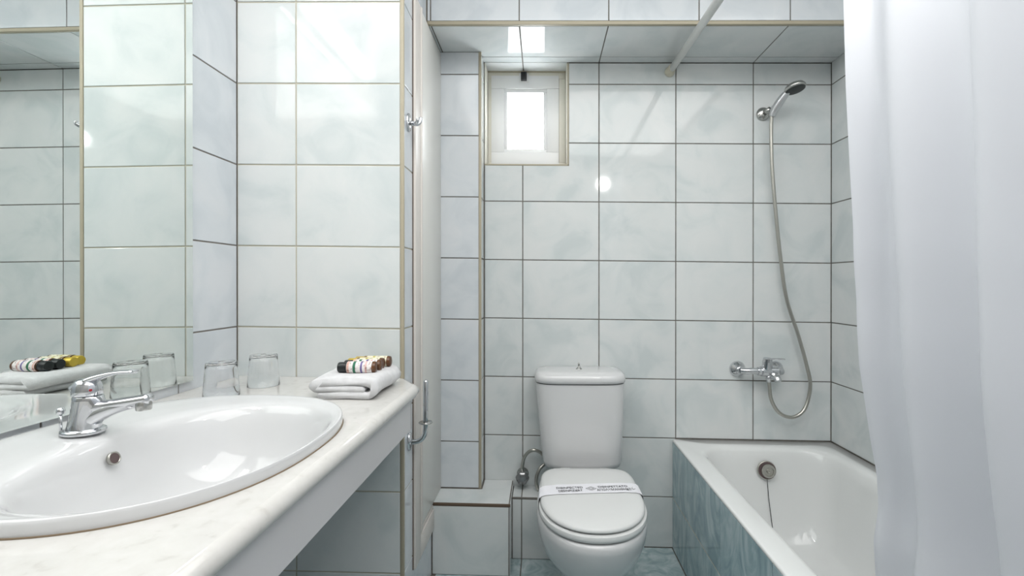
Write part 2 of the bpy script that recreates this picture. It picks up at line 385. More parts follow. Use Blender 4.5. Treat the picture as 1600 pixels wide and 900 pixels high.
# ------------------------------------------------------------------ mirror
o = boxes('wall_mirror', [(XL + .0005, -.953, -2.25, -.780, L(-.2745), L(1.0))], 'mirror')
tag(o, 'large frameless wall mirror above the washbasin counter', 'mirror')

# ------------------------------------------------------------------ vanity lamp (over the mirror)
t = tag(empty('wall_lamp', (XL, -1.21, zl(XL, 1.08))), 'long white tube lamp mounted above the mirror', 'lamp')
bm = bmesh.new(); box(bm, 0, .03, -.33, .33, -.03, .03, .004); done('base', bm, 'pvc', t, angle=35)
bm = bmesh.new(); tube(bm, [(.062, -.30, 0), (.062, .30, 0)], .024, 20); done('diffuser', bm, 'lit', t, smooth=True)
for s in (-1, 1):
    bm = bmesh.new(); box(bm, .02, .088, s * .315 - .014, s * .315 + .014, -.028, .028, .006)
    done('end_cap', bm, 'pvc', t, angle=35)

# ------------------------------------------------------------------ countertop
CT = -.301
BCX, BCY, BA, BB, BN = -.679, -1.194, .277, .306, 2.365
root = tag(empty('countertop', (-.66, -1.6, 0)), 'cream stone washbasin counter with rounded front edge', 'counter')
def cpart(name, bm, m, **k):
    o = done(name, bm, m, None, **k); o.parent = root; o.matrix_parent_inverse = Matrix.Translation(-root.location); return o
bm = bmesh.new()
path = [(-.4395, YW - .0015), (-.381, -.672), (-.379, -.70), (-.379, YR + .002)]
outer = [(XL + .001, YR + .002), (XL + .001, YW - .0015)] + path
def slabface(z):
    vo = [bm.verts.new((x, y, z)) for x, y in outer]
    hi = [bm.verts.new((x, y, z)) for x, y, _ in sellipse(BCX, BCY, BA - .022, BB - .022, BN, 0, 64)]
    eo = [bm.edges.new((vo[i], vo[(i + 1) % len(vo)])) for i in range(len(vo))]
    ei = [bm.edges.new((hi[i], hi[(i + 1) % 64])) for i in range(64)]
    bmesh.ops.triangle_fill(bm, use_beauty=True, use_dissolve=False, edges=eo + ei)
    return vo, hi
vt, ht = slabface(L(CT)); vb, hb = slabface(L(CT - .034))
for i in range(64): j = (i + 1) % 64; bm.faces.new((ht[i], ht[j], hb[j], hb[i]))
for i in (0, 1): bm.faces.new((vt[i], vt[i + 1], vb[i + 1], vb[i]))
bm.faces.new((vt[-1], vt[0], vb[0], vb[-1]))
cpart('slab', bm, 'counter', sheared=True)
bm = bmesh.new(); r = .017; rings = []
pp = [Vector(p) for p in path]
for i, p in enumerate(pp):
    a = (pp[min(i + 1, 3)] - pp[max(i - 1, 0)]).normalized(); nrm = Vector((-a.y, a.x))
    if i == 0: nrm = Vector((1, 0)) * .55 + nrm * .45
    rings.append([(p.x + nrm.x * math.sin(q) * r * 1.05, p.y + nrm.y * math.sin(q) * r * 1.05 - (0.0 if i else 0), L(CT) - r + math.cos(q) * r) for q in [PI * k / 12 for k in range(13)]])
loft(bm, rings, closed=False, cap0=True, cap1=True)
cpart('front_edge', bm, 'counter', sheared=True, smooth=True)
bm = bmesh.new()
ap = [(-.4395, YW - .003), (-.384, -.676), (-.380, -.70), (-.380, YR + .004)]
rings = [[(x, y, L(-.424)), (x, y, L(CT - .0355)), (x - .018, y - .0, L(CT - .0355)), (x - .018, y - .0, L(-.424))] for x, y in ap]
loft(bm, rings)
o = cpart('apron', bm, 'apron', sheared=True)
# old silicone ring round the washbasin
bm = bmesh.new()
loft(bm, [sellipse(BCX, BCY, BA - .004, BB - .004, BN, L(CT), 96), sellipse(BCX, BCY, BA + .0016, BB + .0016, BN, L(CT) + .0001, 96), sellipse(BCX, BCY, BA - .002, BB - .002, BN, L(CT) + .003, 96)], cap0=False, cap1=False)
cpart('silicone_joint', bm, 'caulk', sheared=True, smooth=True)

# ------------------------------------------------------------------ washbasin
root = tag(empty('washbasin', (BCX, BCY, zl(BCX, CT))), 'white oval ceramic washbasin set into the counter', 'washbasin')
bm = bmesh.new()
def mixring(t, z):
    """t 0 outer rim .. 1 inner opening"""
    icx, icy, ia, ib, inn = -.603, -1.212, .188, .252, 2.3
    A = sellipse(BCX, BCY, BA, BB, BN, z, 96); B = sellipse(icx, icy, ia, ib, inn, z, 96)
    return [tuple(a[i] * (1 - t) + b[i] * t for i in range(3)) for a, b in zip(A, B)]
def inn(s, z, sx=0): return sellipse(-.603 + sx, -1.212, .188 * s, .252 * s, 2.3 - .25 * (1 - s), z, 96)
z0 = L(CT)
rings = [mixring(.10, z0 - .02), mixring(.05, z0 + .0006), mixring(.0, z0 + .002), mixring(-.012, z0 + .008), mixring(.0, z0 + .0145), mixring(.05, z0 + .019), mixring(.14, z0 + .0205), mixring(.26, z0 + .0195),
         mixring(.5, z0 + .0180), mixring(.8, z0 + .0165), mixring(.93, z0 + .014), inn(.985, z0 + .008), inn(.955, z0 - .004), inn(.925, z0 - .022),
         inn(.88, z0 - .055), inn(.82, z0 - .09), inn(.72, z0 - .118), inn(.56, z0 - .136), inn(.36, z0 - .146), inn(.14, z0 - .150)]
loft(bm, rings, cap0=False, cap1=True)
rings = [mixring(.12, z0 - .02), inn(1.0, z0 - .05), inn(.9, z0 - .12), inn(.6, z0 - .155), inn(.2, z0 - .162)]
def wpart2(name, bm, m, **k):
    o = done(name, bm, m, None, **k); o.parent = root; o.matrix_parent_inverse = Matrix.Translation(-root.location); return o
loft(bm, rings, cap0=False, cap1=True)
wpart2('bowl', bm, 'ceramic', sheared=True, smooth=True)
nd = Vector((1, 0, .30)).normalized()
ofc = Vector((-.7665, -1.205, L(CT) - .020))
def disc(bm, c, nrm, prof, n=28):
    c = Vector(c); nrm = Vector(nrm).normalized(); u = nrm.orthogonal().normalized(); v = nrm.cross(u)
    loft(bm, [[c + nrm * h + (u * math.cos(2 * PI * k / n) + v * math.sin(2 * PI * k / n)) * r for k in range(n)] for r, h in prof])
bm = bmesh.new(); disc(bm, ofc, nd, [(.0115, -.004), (.0115, .0012), (.0105, .0018), (.0092, .0012), (.009, -.003)]); o = wpart2('overflow_hole', bm, 'steel', sheared=True, smooth=True)
bm = bmesh.new(); disc(bm, ofc - nd * .0005, nd, [(.0091, -.003), (.0091, .0014)]); o = wpart2('overflow_opening_shade', bm, 'hole_shade', sheared=True); o['label'] = 'dark round disc painted as the shade in the overflow opening'  # solid disc, the shade of the opening is in its dark colour
bm = bmesh.new(); lathe(bm, [(.033, 0), (.034, .003), (.028, .004), (.022, .001), (.008, .002), (.004, .006)], 28, c=(-.60, -1.212, L(CT) - .1505)); wpart2('drain', bm, 'chrome', sheared=True, smooth=True)

# ------------------------------------------------------------------ basin mixer tap
DK = zl(-.84, CT) + .0195
fx, fyy = -.838, -1.190
t = tag(empty('basin_tap', (fx, fyy, DK), .10), 'chrome single lever tap on the back rim of the washbasin', 'tap')
bm = bmesh.new(); lathe(bm, [(.0, 0), (.031, 0), (.0325, .003), (.0315, .007), (.027, .009)], 36, cap0=False, sx=1.06, sy=.9); done('base_ring', bm, 'chrome', t, smooth=True)
bm = bmesh.new(); rings = []
for h, cx_, ra, rb, asy in ((.007, .000, .026, .0235, .05), (.016, .001, .0245, .022, .12), (.028, .003, .0235, .021, .30), (.040, .005, .0228, .0205, .55), (.050, .006, .0225, .0205, .50), (.060, .007, .0225, .0205, .18), (.066, .0075, .0228, .0205, .0), (.0675, .0075, .0215, .0195, .0)):
    rings.append([(cx_ + ra * math.cos(2 * PI * k / 32) * (1 + asy * max(0, math.cos(2 * PI * k / 32)) ** 2), rb * math.sin(2 * PI * k / 32), h) for k in range(32)])
loft(bm, rings); done('body', bm, 'chrome', t, smooth=True, angle=50)
bm = bmesh.new()
sp = smoothpath([(.004, 0, .045), (.025, 0, .047), (.05, 0, .051), (.085, 0, .056), (.114, 0, .0605)], 6)
nn = len(sp); rad = [(.020 - .0105 * min(1, i / (nn * .40))) for i in range(nn)]
tube(bm, sp, rad, 24, [1.0 + .25 * min(1, i / (nn * .6)) for i in range(nn)]); 
# web under the spout
web = smoothpath([(.008, 0, .022), (.026, 0, .034), (.050, 0, .0435), (.085, 0, .0515)], 5); k_ = len(web)
tube(bm, web, [.019 - .011 * i / k_ for i in range(k_)], 18, 1.0)
done('spout', bm, 'chrome', t, smooth=True)
bm = bmesh.new(); lathe(bm, [(.0115, 0), (.0125, .002), (.0125, .014), (.0115, .016)], 24, c=(.1035, 0, .0395)); done('aerator', bm, 'chrome_dull', t, angle=40)
bm = bmesh.new(); lathe(bm, [(.0215, .0685), (.0232, .070), (.0232, .078), (.0215, .088), (.0175, .0955), (.010, .0995), (.001, .1005)], 32, c=(.006, 0, 0), sy=.9); 
hp = smoothpath([(-.008, 0, .080), (.002, 0, .090), (.024, 0, .1005), (.055, 0, .1085), (.088, 0, .1105)], 6); hn = len(hp)
tube(bm, hp, [.0135 - .0095 * min(1, i / (hn * .72)) ** .8 for i in range(hn)], 18, [1.35 + 1.2 * min(1, i / (hn * .8)) for i in range(hn)])
hd = done('handle', bm, 'chrome', t, smooth=True)
bm = bmesh.new(); disc(bm, (.0225, -.013, .080), (.75, -.65, .1), [(.0024, 0), (.0024, .0012), (.0016, .0016)], 14); m_ = mat('red_blue_dot', (.35, .02, .03), .3); o = done('temperature_dot', bm, m_, hd); o['label'] = 'small red temperature mark'
bm = bmesh.new(); tube(bm, [(-.037, -.002, .0), (-.037, -.002, .036)], .0025, 10); lathe(bm, [(.002, .034), (.006, .036), (.0065, .041), (.005, .046), (.001, .0475)], 18, c=(-.037, -.002, 0)); o = done('waste_lift_knob', bm, 'chrome', t, smooth=True)

# ------------------------------------------------------------------ two tumblers, upside down
def tumbler(loc, label):
    t = tag(empty('drinking_glass', loc), label, 'glass', 'upturned glasses beside the mirror')
    bm = bmesh.new()
    prof = [(.0405, .0), (.0412, .001), (.0395, .03), (.036, .075), (.0352, .086), (.034, .0888), (.030, .0895), (.010, .0895), (.001, .0885)]
    inner = [(.001, .081), (.012, .0815), (.030, .0825), (.0336, .080), (.0347, .070), (.0383, .03), (.0399, .001), (.0401, 0)]
    R = lathe(bm, prof + inner, 48, cap0=False, cap1=False)
    n = 48
    for i in range(n): j = (i + 1) % n; bm.faces.new((R[-1][i], R[-1][j], R[0][j], R[0][i]))
    done('glass_body', bm, 'glass', t, smooth=True)
    return t
tumbler((-.833, -.838, zl(-.833, CT) + .0005), 'clear upturned tumbler nearer the washbasin, in front of the other')
tumbler((-.800, -.712, zl(-.800, CT) + .0005), 'clear upturned tumbler in the corner behind the other glass')

# ------------------------------------------------------------------ folded towel
tw = tag(empty('folded_towel', (-.508, -.745, zl(-.508, CT) + .001), .035), 'folded white hand towel lying at the far end of the counter', 'towel')
bm = bmesh.new()
def ribbon(pts, th, y0, y1, seed, ny=14):
    rnd = random.Random(seed); P = smoothpath([(a, 0, b) for a, b in pts], 7); n = len(P)
    prof = []
    T = [((P[min(i + 1, n - 1)] - P[max(i - 1, 0)]).normalized()) for i in range(n)]
    up = [P[i] + Vector((-T[i].z, 0, T[i].x)) * th[0] for i in range(n)]; dn = [P[i] - Vector((-T[i].z, 0, T[i].x)) * th[1] for i in range(n)]
    e0 = P[0] - T[0] * (th[0] * .6); e1 = P[-1] + T[-1] * (th[0] * .6)
    outl = [e0] + up + [e1] + dn[::-1]
    rings = []; ph = rnd.random() * 6
    for k in range(ny + 1):
        s = k / ny; y = y0 + (y1 - y0) * s; edge = .0 if 0 < k < ny else .0025
        rings.append([(p.x + .0016 * math.sin(7 * s + ph + p.z * 60) + (-.012 * s if p.x < 0 else .006 * s), y + .0015 * math.sin(p.x * 50 + ph), max(.0005, p.z + .0011 * math.sin(9 * s + p.x * 45 + ph) + .002 * s - edge * (1 if p.z > .03 else 0))) for p in outl])
    loft(bm, rings)
ribbon([(-.066, .0092), (-.02, .0092), (.045, .0092), (.060, .0105), (.0715, .018), (.0735, .030), (.066, .041), (.045, .0458), (0, .0452), (-.045, .0448), (-.070, .0435), (-.0815, .0365), (-.074, .0275), (-.05, .0268), (0, .0262), (.046, .0258)], (.0086, .0086), -.108, .095, 3)
done('towel_fold', bm, 'towel', tw, smooth=True)
bm = bmesh.new()
ribbon([(-.062, .0184), (-.03, .0180), (.02, .0178), (.050, .0176)], (.0016, .0016), -.106, .090, 5)
o = done('inner_fold', bm, 'towel', tw, smooth=True)
# ------------------------------------------------------------------ toiletry bottles
def bottle(loc, rz, cap, lab, label):
    t = tag(empty('toiletry_bottle', loc, rz), label, 'bottle', 'small toiletry bottles on the towel')
    R_ = .0160
    bm = bmesh.new(); lathe(bm, [(.001, .050), (.010, .050), (.0145, .0485), (.0157, .045), (.0157, -.024), (.013, -.028), (.008, -.030)], 24, 'X'); done('body', bm, 'amber', t, smooth=True, angle=50)
    bm = bmesh.new(); lathe(bm, [(R_, .040), (R_ + .0002, .039), (R_ + .0002, -.026), (R_, -.0265)], 24, 'X', cap0=False, cap1=False); done('label_wrap', bm, lab, t, smooth=True)
    bm = bmesh.new(); lathe(bm, [(.001, -.0285), (.0135, -.0285), (.0143, -.030), (.0143, -.049), (.013, -.0515), (.001, -.052)], 20, 'X'); done('cap', bm, cap, t, angle=40)
tz = zl(-.5, CT) + .0530 + .0165
G = [((-.500, -.778), .05, 'capblack', 'label_pink', 'small amber bottle with pink printed label and black cap, front of the towel'),
     ((-.497, -.7465), .0, 'capblack', 'label_pink', 'small amber bottle with black cap, second row behind the first black cap'),
     ((-.501, -.715), -.03, 'goldcap', 'label_gold', 'small amber bottle with gold cap beside the black capped ones'),
     ((-.492, -.6835), .03, 'goldcap', 'label_gold', 'small amber bottle with gold cap nearest the tiled partition')]
for (xy, rz, cap, lab, lb) in G: bottle((xy[0], xy[1], tz), rz, cap, lab, lb)

# ------------------------------------------------------------------ paper roll holder and hook on the partition end
t = tag(empty('toilet_roll_holder', (XP, -.535, zl(XP, -.516))), 'empty chrome toilet roll holder with upright arm beside the counter', 'holder')
bm = bmesh.new(); lathe(bm, [(.001, 0), (.0285, 0), (.030, .003), (.027, .009), (.012, .012), (.001, .0125)], 32, 'X', sx=.62); done('rosette', bm, 'chrome', t, smooth=True)
bm = bmesh.new(); pth = smoothpath([(.008, 0, .0), (.022, 0, .0), (.038, 0, .005), (.050, 0, .018), (.055, 0, .036), (.056, 0, .06)], 5) + [Vector((.0575, 0, .195)), Vector((.0575, 0, .1985)), Vector((.0575, 0, .2015))]
tube(bm, pth, [.0078] * (len(pth) - 2) + [.0062, .002], 18); done('arm', bm, 'chrome', t, smooth=True)
bm = bmesh.new(); lathe(bm, [(.007, .061), (.0215, .0615), (.0225, .063), (.0215, .0645), (.007, .065)], 32, c=(.056, 0, 0)); done('stop_disc', bm, 'chrome_dull', t, smooth=True)
t = tag(empty('towel_hook', (XP, -.540, zl(XP, .514))), 'chrome double towel hook on the partition end', 'hook')
bm = bmesh.new(); lathe(bm, [(.001, 0), (.029, 0), (.0305, .002), (.029, .006), (.014, .009), (.001, .0095)], 32, 'X', sx=.65); done('rosette', bm, 'chrome', t, smooth=True)
bm = bmesh.new(); tube(bm, [(.006, 0, -.002), (.017, 0, -.002)], .0075, 16); done('post', bm, 'chrome_dull', t, smooth=True)
for s in (-1, 1):
    bm = bmesh.new(); tube(bm, smoothpath([(.014, .004 * s, -.003), (.028, .013 * s, -.004 + .003 * s), (.036, .018 * s, .003 + .006 * s), (.037, .019 * s, .014 + .008 * s)], 5), [.0062] * 8 + [.0058] * 8, 14); done('prong', bm, 'chrome', t, smooth=True)

# ------------------------------------------------------------------ toilet
TX = .160
t = tag(empty('toilet', (TX, -.45, zl(TX, FL))), 'white close coupled toilet with closed lid against the end wall', 'toilet')
o_y = .45      # local y = world y + .45
def egg(yb, yf, hw, z, n_back=3.2, N=72, cx_=0):
    """rounded back, oval front, widest a third of the way from the front"""
    ym = yf + (yb - yf) * .47; pts = []
    for k in range(N):
        a = 2 * PI * k / N; c, s = math.cos(a), math.sin(a)
        if s >= 0: pts.append((cx_ + hw * math.copysign(abs(c) ** (2 / n_back), c) * (1 - .055 * s ** 2), ym + (yb - ym) * abs(s) ** (2 / n_back), z))
        else: pts.append((cx_ + hw * math.copysign(abs(c) ** (2 / 2.15), c), ym - (ym - yf) * abs(s) ** (2 / 2.15), z))
    return [(x, y + o_y, zz) for x, y, zz in pts]
# bowl
bm = bmesh.new()
B_ = [(-.16, -.44, .095, .0), (-.16, -.445, .098, .01), (-.16, -.46, .094, .06), (-.16, -.49, .095, .12), (-.16, -.55, .11, .18), (-.17, -.615, .140, .228), (-.18, -.668, .166, .285), (-.18, -.698, .177, .335), (-.18, -.710, .180, .37), (-.18, -.712, .180, .390), (-.18, -.706, .176, .400), (-.19, -.68, .15, .402)]
loft(bm, [egg(*b[:3], b[3]) for b in B_])
done('bowl', bm, 'ceramic', t, smooth=True)
bm = bmesh.new(); loft(bm, [egg(-.258, -.697, .169, .4035, 6), egg(-.256, -.706, .1735, .407, 6), egg(-.256, -.709, .175, .415, 6), egg(-.258, -.706, .173, .4235, 6), egg(-.262, -.698, .166, .4255, 6)]); done('seat', bm, 'seat', t, smooth=True, angle=50)
bm = bmesh.new(); loft(bm, [egg(-.260, -.690, .163, .4285, 7), egg(-.257, -.698, .1685, .4315, 7), egg(-.257, -.698, .1685, .437, 7), egg(-.260, -.692, .164, .442, 7), egg(-.268, -.676, .153, .4455, 7), egg(-.295, -.63, .12, .448, 6), egg(-.35, -.55, .06, .449, 5)]); ld = done('lid', bm, 'seat', t, smooth=True)
for s in (-1, 1):
    bm = bmesh.new(); tube(bm, [(s * .075 - .018, -.246 + o_y, .426), (s * .075 + .018, -.246 + o_y, .426)], .011, 14)
    done('hinge', bm, 'seat', t, smooth=True)
# cistern
def rrect(hx, y0, y1, z, n=5.0, N=56, c_=0):
    cy_, hy = (y0 + y1) / 2, (y1 - y0) / 2
    out = []
    for k in range(N):
        a = 2 * PI * k / N; c, s = math.cos(a), math.sin(a)
        out.append((c_ + hx * math.copysign(abs(c) ** (2 / n), c), cy_ + o_y + hy * math.copysign(abs(s) ** (2 / n), s) + (-.012 * (1 - (min(1, abs(c))) ** 2) if s < 0 else 0), z))
    return out
bm = bmesh.new()
loft(bm, [rrect(.140, -.165, -.02, .402), rrect(.154, -.178, -.012, .41), rrect(.1615, -.184, -.01, .43, c_=-.0), rrect(.167, -.186, -.008, .52, c_=-.004), rrect(.174, -.188, -.006, .64, c_=-.007), rrect(.1795, -.190, -.005, .745, c_=-.010)])
done('cistern', bm, 'ceramic', t, smooth=True, angle=60)
bm = bmesh.new()
loft(bm, [rrect(.176, -.188, -.005, .7475, c_=-.010), rrect(.183, -.196, -.003, .751, c_=-.010), rrect(.1845, -.198, -.003, .765, c_=-.010), rrect(.180, -.194, -.004, .780, c_=-.010), rrect(.169, -.182, -.01, .788, c_=-.010), rrect(.14, -.155, -.03, .7915, c_=-.010)])
cl = done('cistern_lid', bm, 'ceramic', t, smooth=True)
bm = bmesh.new(); lathe(bm, [(.012, 0), (.013, .002), (.010, .005), (.005, .008), (.0035, .014), (.0042, .020), (.0038, .026), (.001, .028)], 20, c=(-.011, -.105 + o_y, .7905)); o = done('flush_knob', bm, 'chrome_dull', cl, smooth=True); o['label'] = 'small metal pull knob'
# paper band over the lid
tb = tag(empty('paper_band', (TX, -.45, zl(TX, FL) + .4495)), 'white printed paper hygiene band stretched across the closed toilet lid', 'paper band')
bm = bmesh.new(); rings = []
prof = [(-.176, -.052), (-.1755, -.024), (-.172, -.0105), (-.163, -.0045), (-.150, -.0015), (-.11, .0008), (0, .0012), (.11, .0008), (.150, -.0015), (.163, -.0045), (.172, -.0105), (.1755, -.024), (.176, -.052)]
def bandy(x): return .085 * x + .0     # runs a little askew
rings = [[(x, -.036 + bandy(x), z), (x, .036 + bandy(x), z), (x, .036 + bandy(x), z + .0004), (x, -.036 + bandy(x), z + .0004)] for x, z in prof]
loft(bm, rings); done('band', bm, 'paper', tb, smooth=True, angle=30)
def text(name, s, size, x, y, z, parent, m='ink', sx=1):
    c = bpy.data.curves.new(name, 'FONT'); c.body = s; c.size = size; c.align_x = 'CENTER'; c.align_y = 'CENTER'; c.extrude = .0001; c.offset = .0001
    o = bpy.data.objects.new(name, c); C.objects.link(o)
    dg = bpy.context.evaluated_depsgraph_get(); me = bpy.data.meshes.new_from_object(o.evaluated_get(dg)); bpy.data.objects.remove(o)
    me.materials.clear(); me.materials.append(M[m]); q = bpy.data.objects.new(name, me); C.objects.link(q)
    q.location = (x, y, z); q.rotation_euler = (0, 0, math.atan(.085)); q.scale = (sx, 1, 1); q.parent = parent; return q
zt = .0024
for x, a, b in ((-.070, 'DISINFECTED', 'DESINFIZIERT'), (.078, 'DISINFETTATO', 'ΑΠΟΛΥΜΑΝΘΗΚΕ')):
    text('lettering', a, .0195, x, bandy(x) - .002 + .008, zt, tb, sx=.78); text('lettering', b, .0195, x + .002, bandy(x) - .002 - .014, zt, tb, sx=.70)
bm = bmesh.new()
for r0, r1 in ((.013, .016), (.006, .009)):
    a = [bm.verts.new((r1 * 1.2 * math.cos(k * PI / 2), r1 * math.sin(k * PI / 2), 0)) for k in range(4)]; b = [bm.verts.new((r0 * 1.2 * math.cos(k * PI / 2), r0 * math.sin(k * PI / 2), 0)) for k in range(4)]
    for i in range(4): bm.faces.new((a[i], a[(i + 1) % 4], b[(i + 1) % 4], b[i]))
o = done('diamond_emblem', bm, 'inkgrey', tb, (.003, -.003, zt)); o['label'] = 'grey diamond emblem'
bm = bmesh.new(); tube(bm, [(.146, .016, zt - .002), (.141, .006, zt - .002), (.147, -.002, zt - .002), (.153, .005, zt - .003)], .0009, 6); done('printed_mark', bm, 'inkgrey', tb)

# ------------------------------------------------------------------ water valve and hose by the toilet
t = tag(empty('water_valve', (-.088, -.001, zl(-.088, -.83))), 'round chrome shut off valve with braided hose beside the toilet', 'valve')
bm = bmesh.new(); lathe(bm, [(.001, 0), (.026, 0), (.026, -.004), (.014, -.009), (.010, -.03), (.010, -.040)], 28, 'Y'); done('rosette', bm, 'chrome_dull', t, smooth=True)
bm = bmesh.new(); 
rings = []
for r, h in ((.018, -.038), (.027, -.042), (.0285, -.050), (.026, -.058), (.015, -.063), (.003, -.064)):
    rings.append([(r * (1 + .05 * math.cos(6 * 2 * PI * k / 48)) * math.cos(2 * PI * k / 48), h, r * (1 + .05 * math.cos(6 * 2 * PI * k / 48)) * math.sin(2 * PI * k / 48)) for k in range(48)])
loft(bm, rings); done('handwheel', bm, mat('grey_clear_acrylic', (.27, .275, .28), .12, .7), t, smooth=True)
bm = bmesh.new(); lathe(bm, [(.008, .016), (.0085, .030), (.0065, .032), (.0065, .038)], 16, c=(-.001, -.042, 0)); done('nut', bm, 'chrome_dull', t, smooth=True)
hz = smoothpath([(-.001, -.042, .034), (.001, -.042, .055), (.008, -.046, .085), (.025, -.052, .110), (.048, -.058, .122), (.072, -.055, .114), (.09, -.05, .10)], 8)
def ribbed(pts, r0, amp, pitch, n=12):
    # resample evenly, alternate radii
    P = [Vector(p) for p in pts]; out = [P[0]]; acc = 0
    for a, b in zip(P, P[1:]):
        d = (b - a).length; s = pitch - acc
        while s <= d: out.append(a + (b - a) * (s / d)); s += pitch
        acc = d - (s - pitch)
    return out, [r0 + (amp if i % 2 else -amp) for i in range(len(out))]
bm = bmesh.new(); q, rr_ = ribbed(hz, .0072, .0004, .003); tube(bm, q, rr_, 12); done('hose', bm, 'steel', t, smooth=True)
h2 = smoothpath([(.094, -.040, .055), (.075, -.05, .040), (.062, -.055, .01), (.060, -.055, -.02), (.069, -.05, -.05), (.085, -.045, -.055)], 8)
bm = bmesh.new(); q, rr_ = ribbed(h2, .0072, .0004, .003); tube(bm, q, rr_, 12); done('hose', bm, 'steel', t, smooth=True)

# ------------------------------------------------------------------ bathtub
RZ = -.668
root = tag(empty('bathtub', (.9, -.86, zl(.9, FL))), 'white enamelled built in bathtub behind the low tiled wall', 'bathtub')
bm = bmesh.new()
def rr(x0, x1, y0, y1, z, rad, N=24, tilt=0):
    out = []; cs = [(x1 - rad, y1 - rad, 0), (x0 + rad, y1 - rad, PI / 2), (x0 + rad, y0 + rad, PI), (x1 - rad, y0 + rad, 1.5 * PI)]
    for cx_, cy_, a0 in cs:
        for k in range(N // 4 * 2): 
            a = a0 + PI / 2 * k / (N // 4 * 2 - 1); out.append((cx_ + rad * math.cos(a), cy_ + rad * math.sin(a), z))
    return out
X0, X1, Y0, Y1 = XT - .001, XR - .0015, -1.735, -.0012
IX0, IX1, IY0, IY1 = .640, 1.168, -1.66, -.080
z = L(RZ)
T_ = [rr(X0 + .001, X1, Y0, Y1, z - .010, .010), rr(X0, X1, Y0, Y1, z - .005, .012), rr(X0 + .003, X1, Y0, Y1, z - .0008, .012), rr(X0 + .008, X1, Y0, Y1, z, .014),
      rr(IX0 - .012, IX1 + .012, IY0 - .012, IY1 + .012, z - .001, .125), rr(IX0, IX1, IY0, IY1, z - .005, .118), rr(IX0 + .012, IX1 - .010, IY0 + .015, IY1 - .008, z - .017, .112), rr(IX0 + .022, IX1 - .018, IY0 + .04, IY1 - .013, z - .05, .11),
      rr(IX0 + .040, IX1 - .034, IY0 + .10, IY1 - .028, z - .16, .11), rr(IX0 + .060, IX1 - .052, IY0 + .18, IY1 - .045, z - .27, .115), rr(IX0 + .080, IX1 - .072, IY0 + .24, IY1 - .068, z - .335, .12), rr(IX0 + .11, IX1 - .10, IY0 + .29, IY1 - .10, z - .370, .12), rr(IX0 + .16, IX1 - .15, IY0 + .36, IY1 - .16, z - .383, .08), rr(IX0 + .24, IX1 - .23, IY0 + .5, IY1 - .3, z - .386, .03)]
loft(bm, T_, cap0=False, cap1=True)
def tpart(name, bm, m, **k):
    o = done(name, bm, m, None, **k); o.parent = root; o.matrix_parent_inverse = Matrix.Translation(-root.location); return o
tpart('tub_shell', bm, 'enamel', sheared=True, smooth=True)
ov = Vector((.916, -.108, L(-.752))); nd = Vector((-.04, -1, .10)).normalized()
bm = bmesh.new(); disc(bm, ov + Vector((0, .0, 0)), nd, [(.036, -.004), (.0375, .003), (.0355, .006), (.031, .0055), (.0295, .003)], 36); o = tpart('overflow_ring', bm, 'steel', sheared=True, smooth=True)
bm = bmesh.new(); disc(bm, ov, nd, [(.0345, .004), (.0345, .0066), (.001, .0068)], 36); tpart('overflow_gap_shade', bm, 'hole_shade', sheared=True)  # dark disc painted for the shade between ring and cover
bm = bmesh.new(); disc(bm, ov + Vector((.003, -.002, -.001)), nd, [(.0275, .0), (.0275, .011), (.0255, .014), (.019, .0145), (.0175, .0118), (.009, .0118), (.0075, .0155), (.004, .016), (.0035, .0125), (.001, .0125)], 36); o2 = tpart('overflow_cover', bm, 'steel', sheared=True, smooth=True, angle=30) if False else tpart('overflow_cover', bm, 'steel', sheared=True, angle=30)
bm = bmesh.new(); tube(bm, [(.917, -.112, L(-.788)), (.920, -.118, L(-.86)), (.926, -.135, L(-.965)), (.928, -.16, L(-1.045))], .0014, 8); tpart('plug_chain', bm, 'rubber', sheared=True)
bm = bmesh.new(); lathe(bm, [(.03, 0), (.031, .003), (.02, .004), (.005, .002)], 24, c=(.915, -.33, z - .386)); tpart('drain', bm, 'chrome', sheared=True, smooth=True)

# ------------------------------------------------------------------ bath mixer with shower hose
def Pz(x, lz): return zl(x, lz)
t = tag(empty('bath_mixer', (.955, 0, zl(.955, -.355))), 'chrome wall mounted bath mixer above the bathtub', 'tap')
def lp(x, y, lz): return (x - .955, y, lz + .355)
for rx in (.842, 1.004):
    bm = bmesh.new(); lathe(bm, [(.001, -.0002), (.034, -.0002), (.0345, -.003), (.030, -.012), (.019, -.022), (.016, -.026), (.013, -.035)], 32, 'Y', c=lp(rx, 0, -.356)); done('rosette', bm, 'chrome', t, smooth=True)
bm = bmesh.new()
tube(bm, [lp(.842, -.025, -.356), lp(.842, -.045, -.356)], .012, 16)
tube(bm, [lp(1.004, -.025, -.356), lp(1.004, -.045, -.356)], .012, 16)
tube(bm, smoothpath([lp(.840, -.045, -.356), lp(.86, -.056, -.356), (.885 - .955, -.058, 0), (.915 - .955, -.058, 0)], 5), .0135, 18)
tube(bm, [lp(.903, -.058, -.356), lp(.917, -.058, -.356)], .0175, 18)
tube(bm, [lp(.917, -.058, -.356), lp(.985, -.058, -.356)], [.0215, .0215], 24)
tube(bm, [lp(.985, -.058, -.356), lp(1.005, -.052, -.356)], .016, 18)
done('body', bm, 'chrome', t, angle=45)
bm = bmesh.new(); tube(bm, [lp(.940, -.062, -.345), lp(.940, -.066, -.315), lp(.940, -.068, -.300)], [.020, .0195, .017], 24, 1.0)
tube(bm, smoothpath([lp(.930, -.070, -.304), lp(.955, -.078, -.301), lp(.985, -.085, -.300), lp(1.00, -.088, -.3005)], 5), .0035, 12, 2.6); done('lever', bm, 'chrome', t, angle=45)
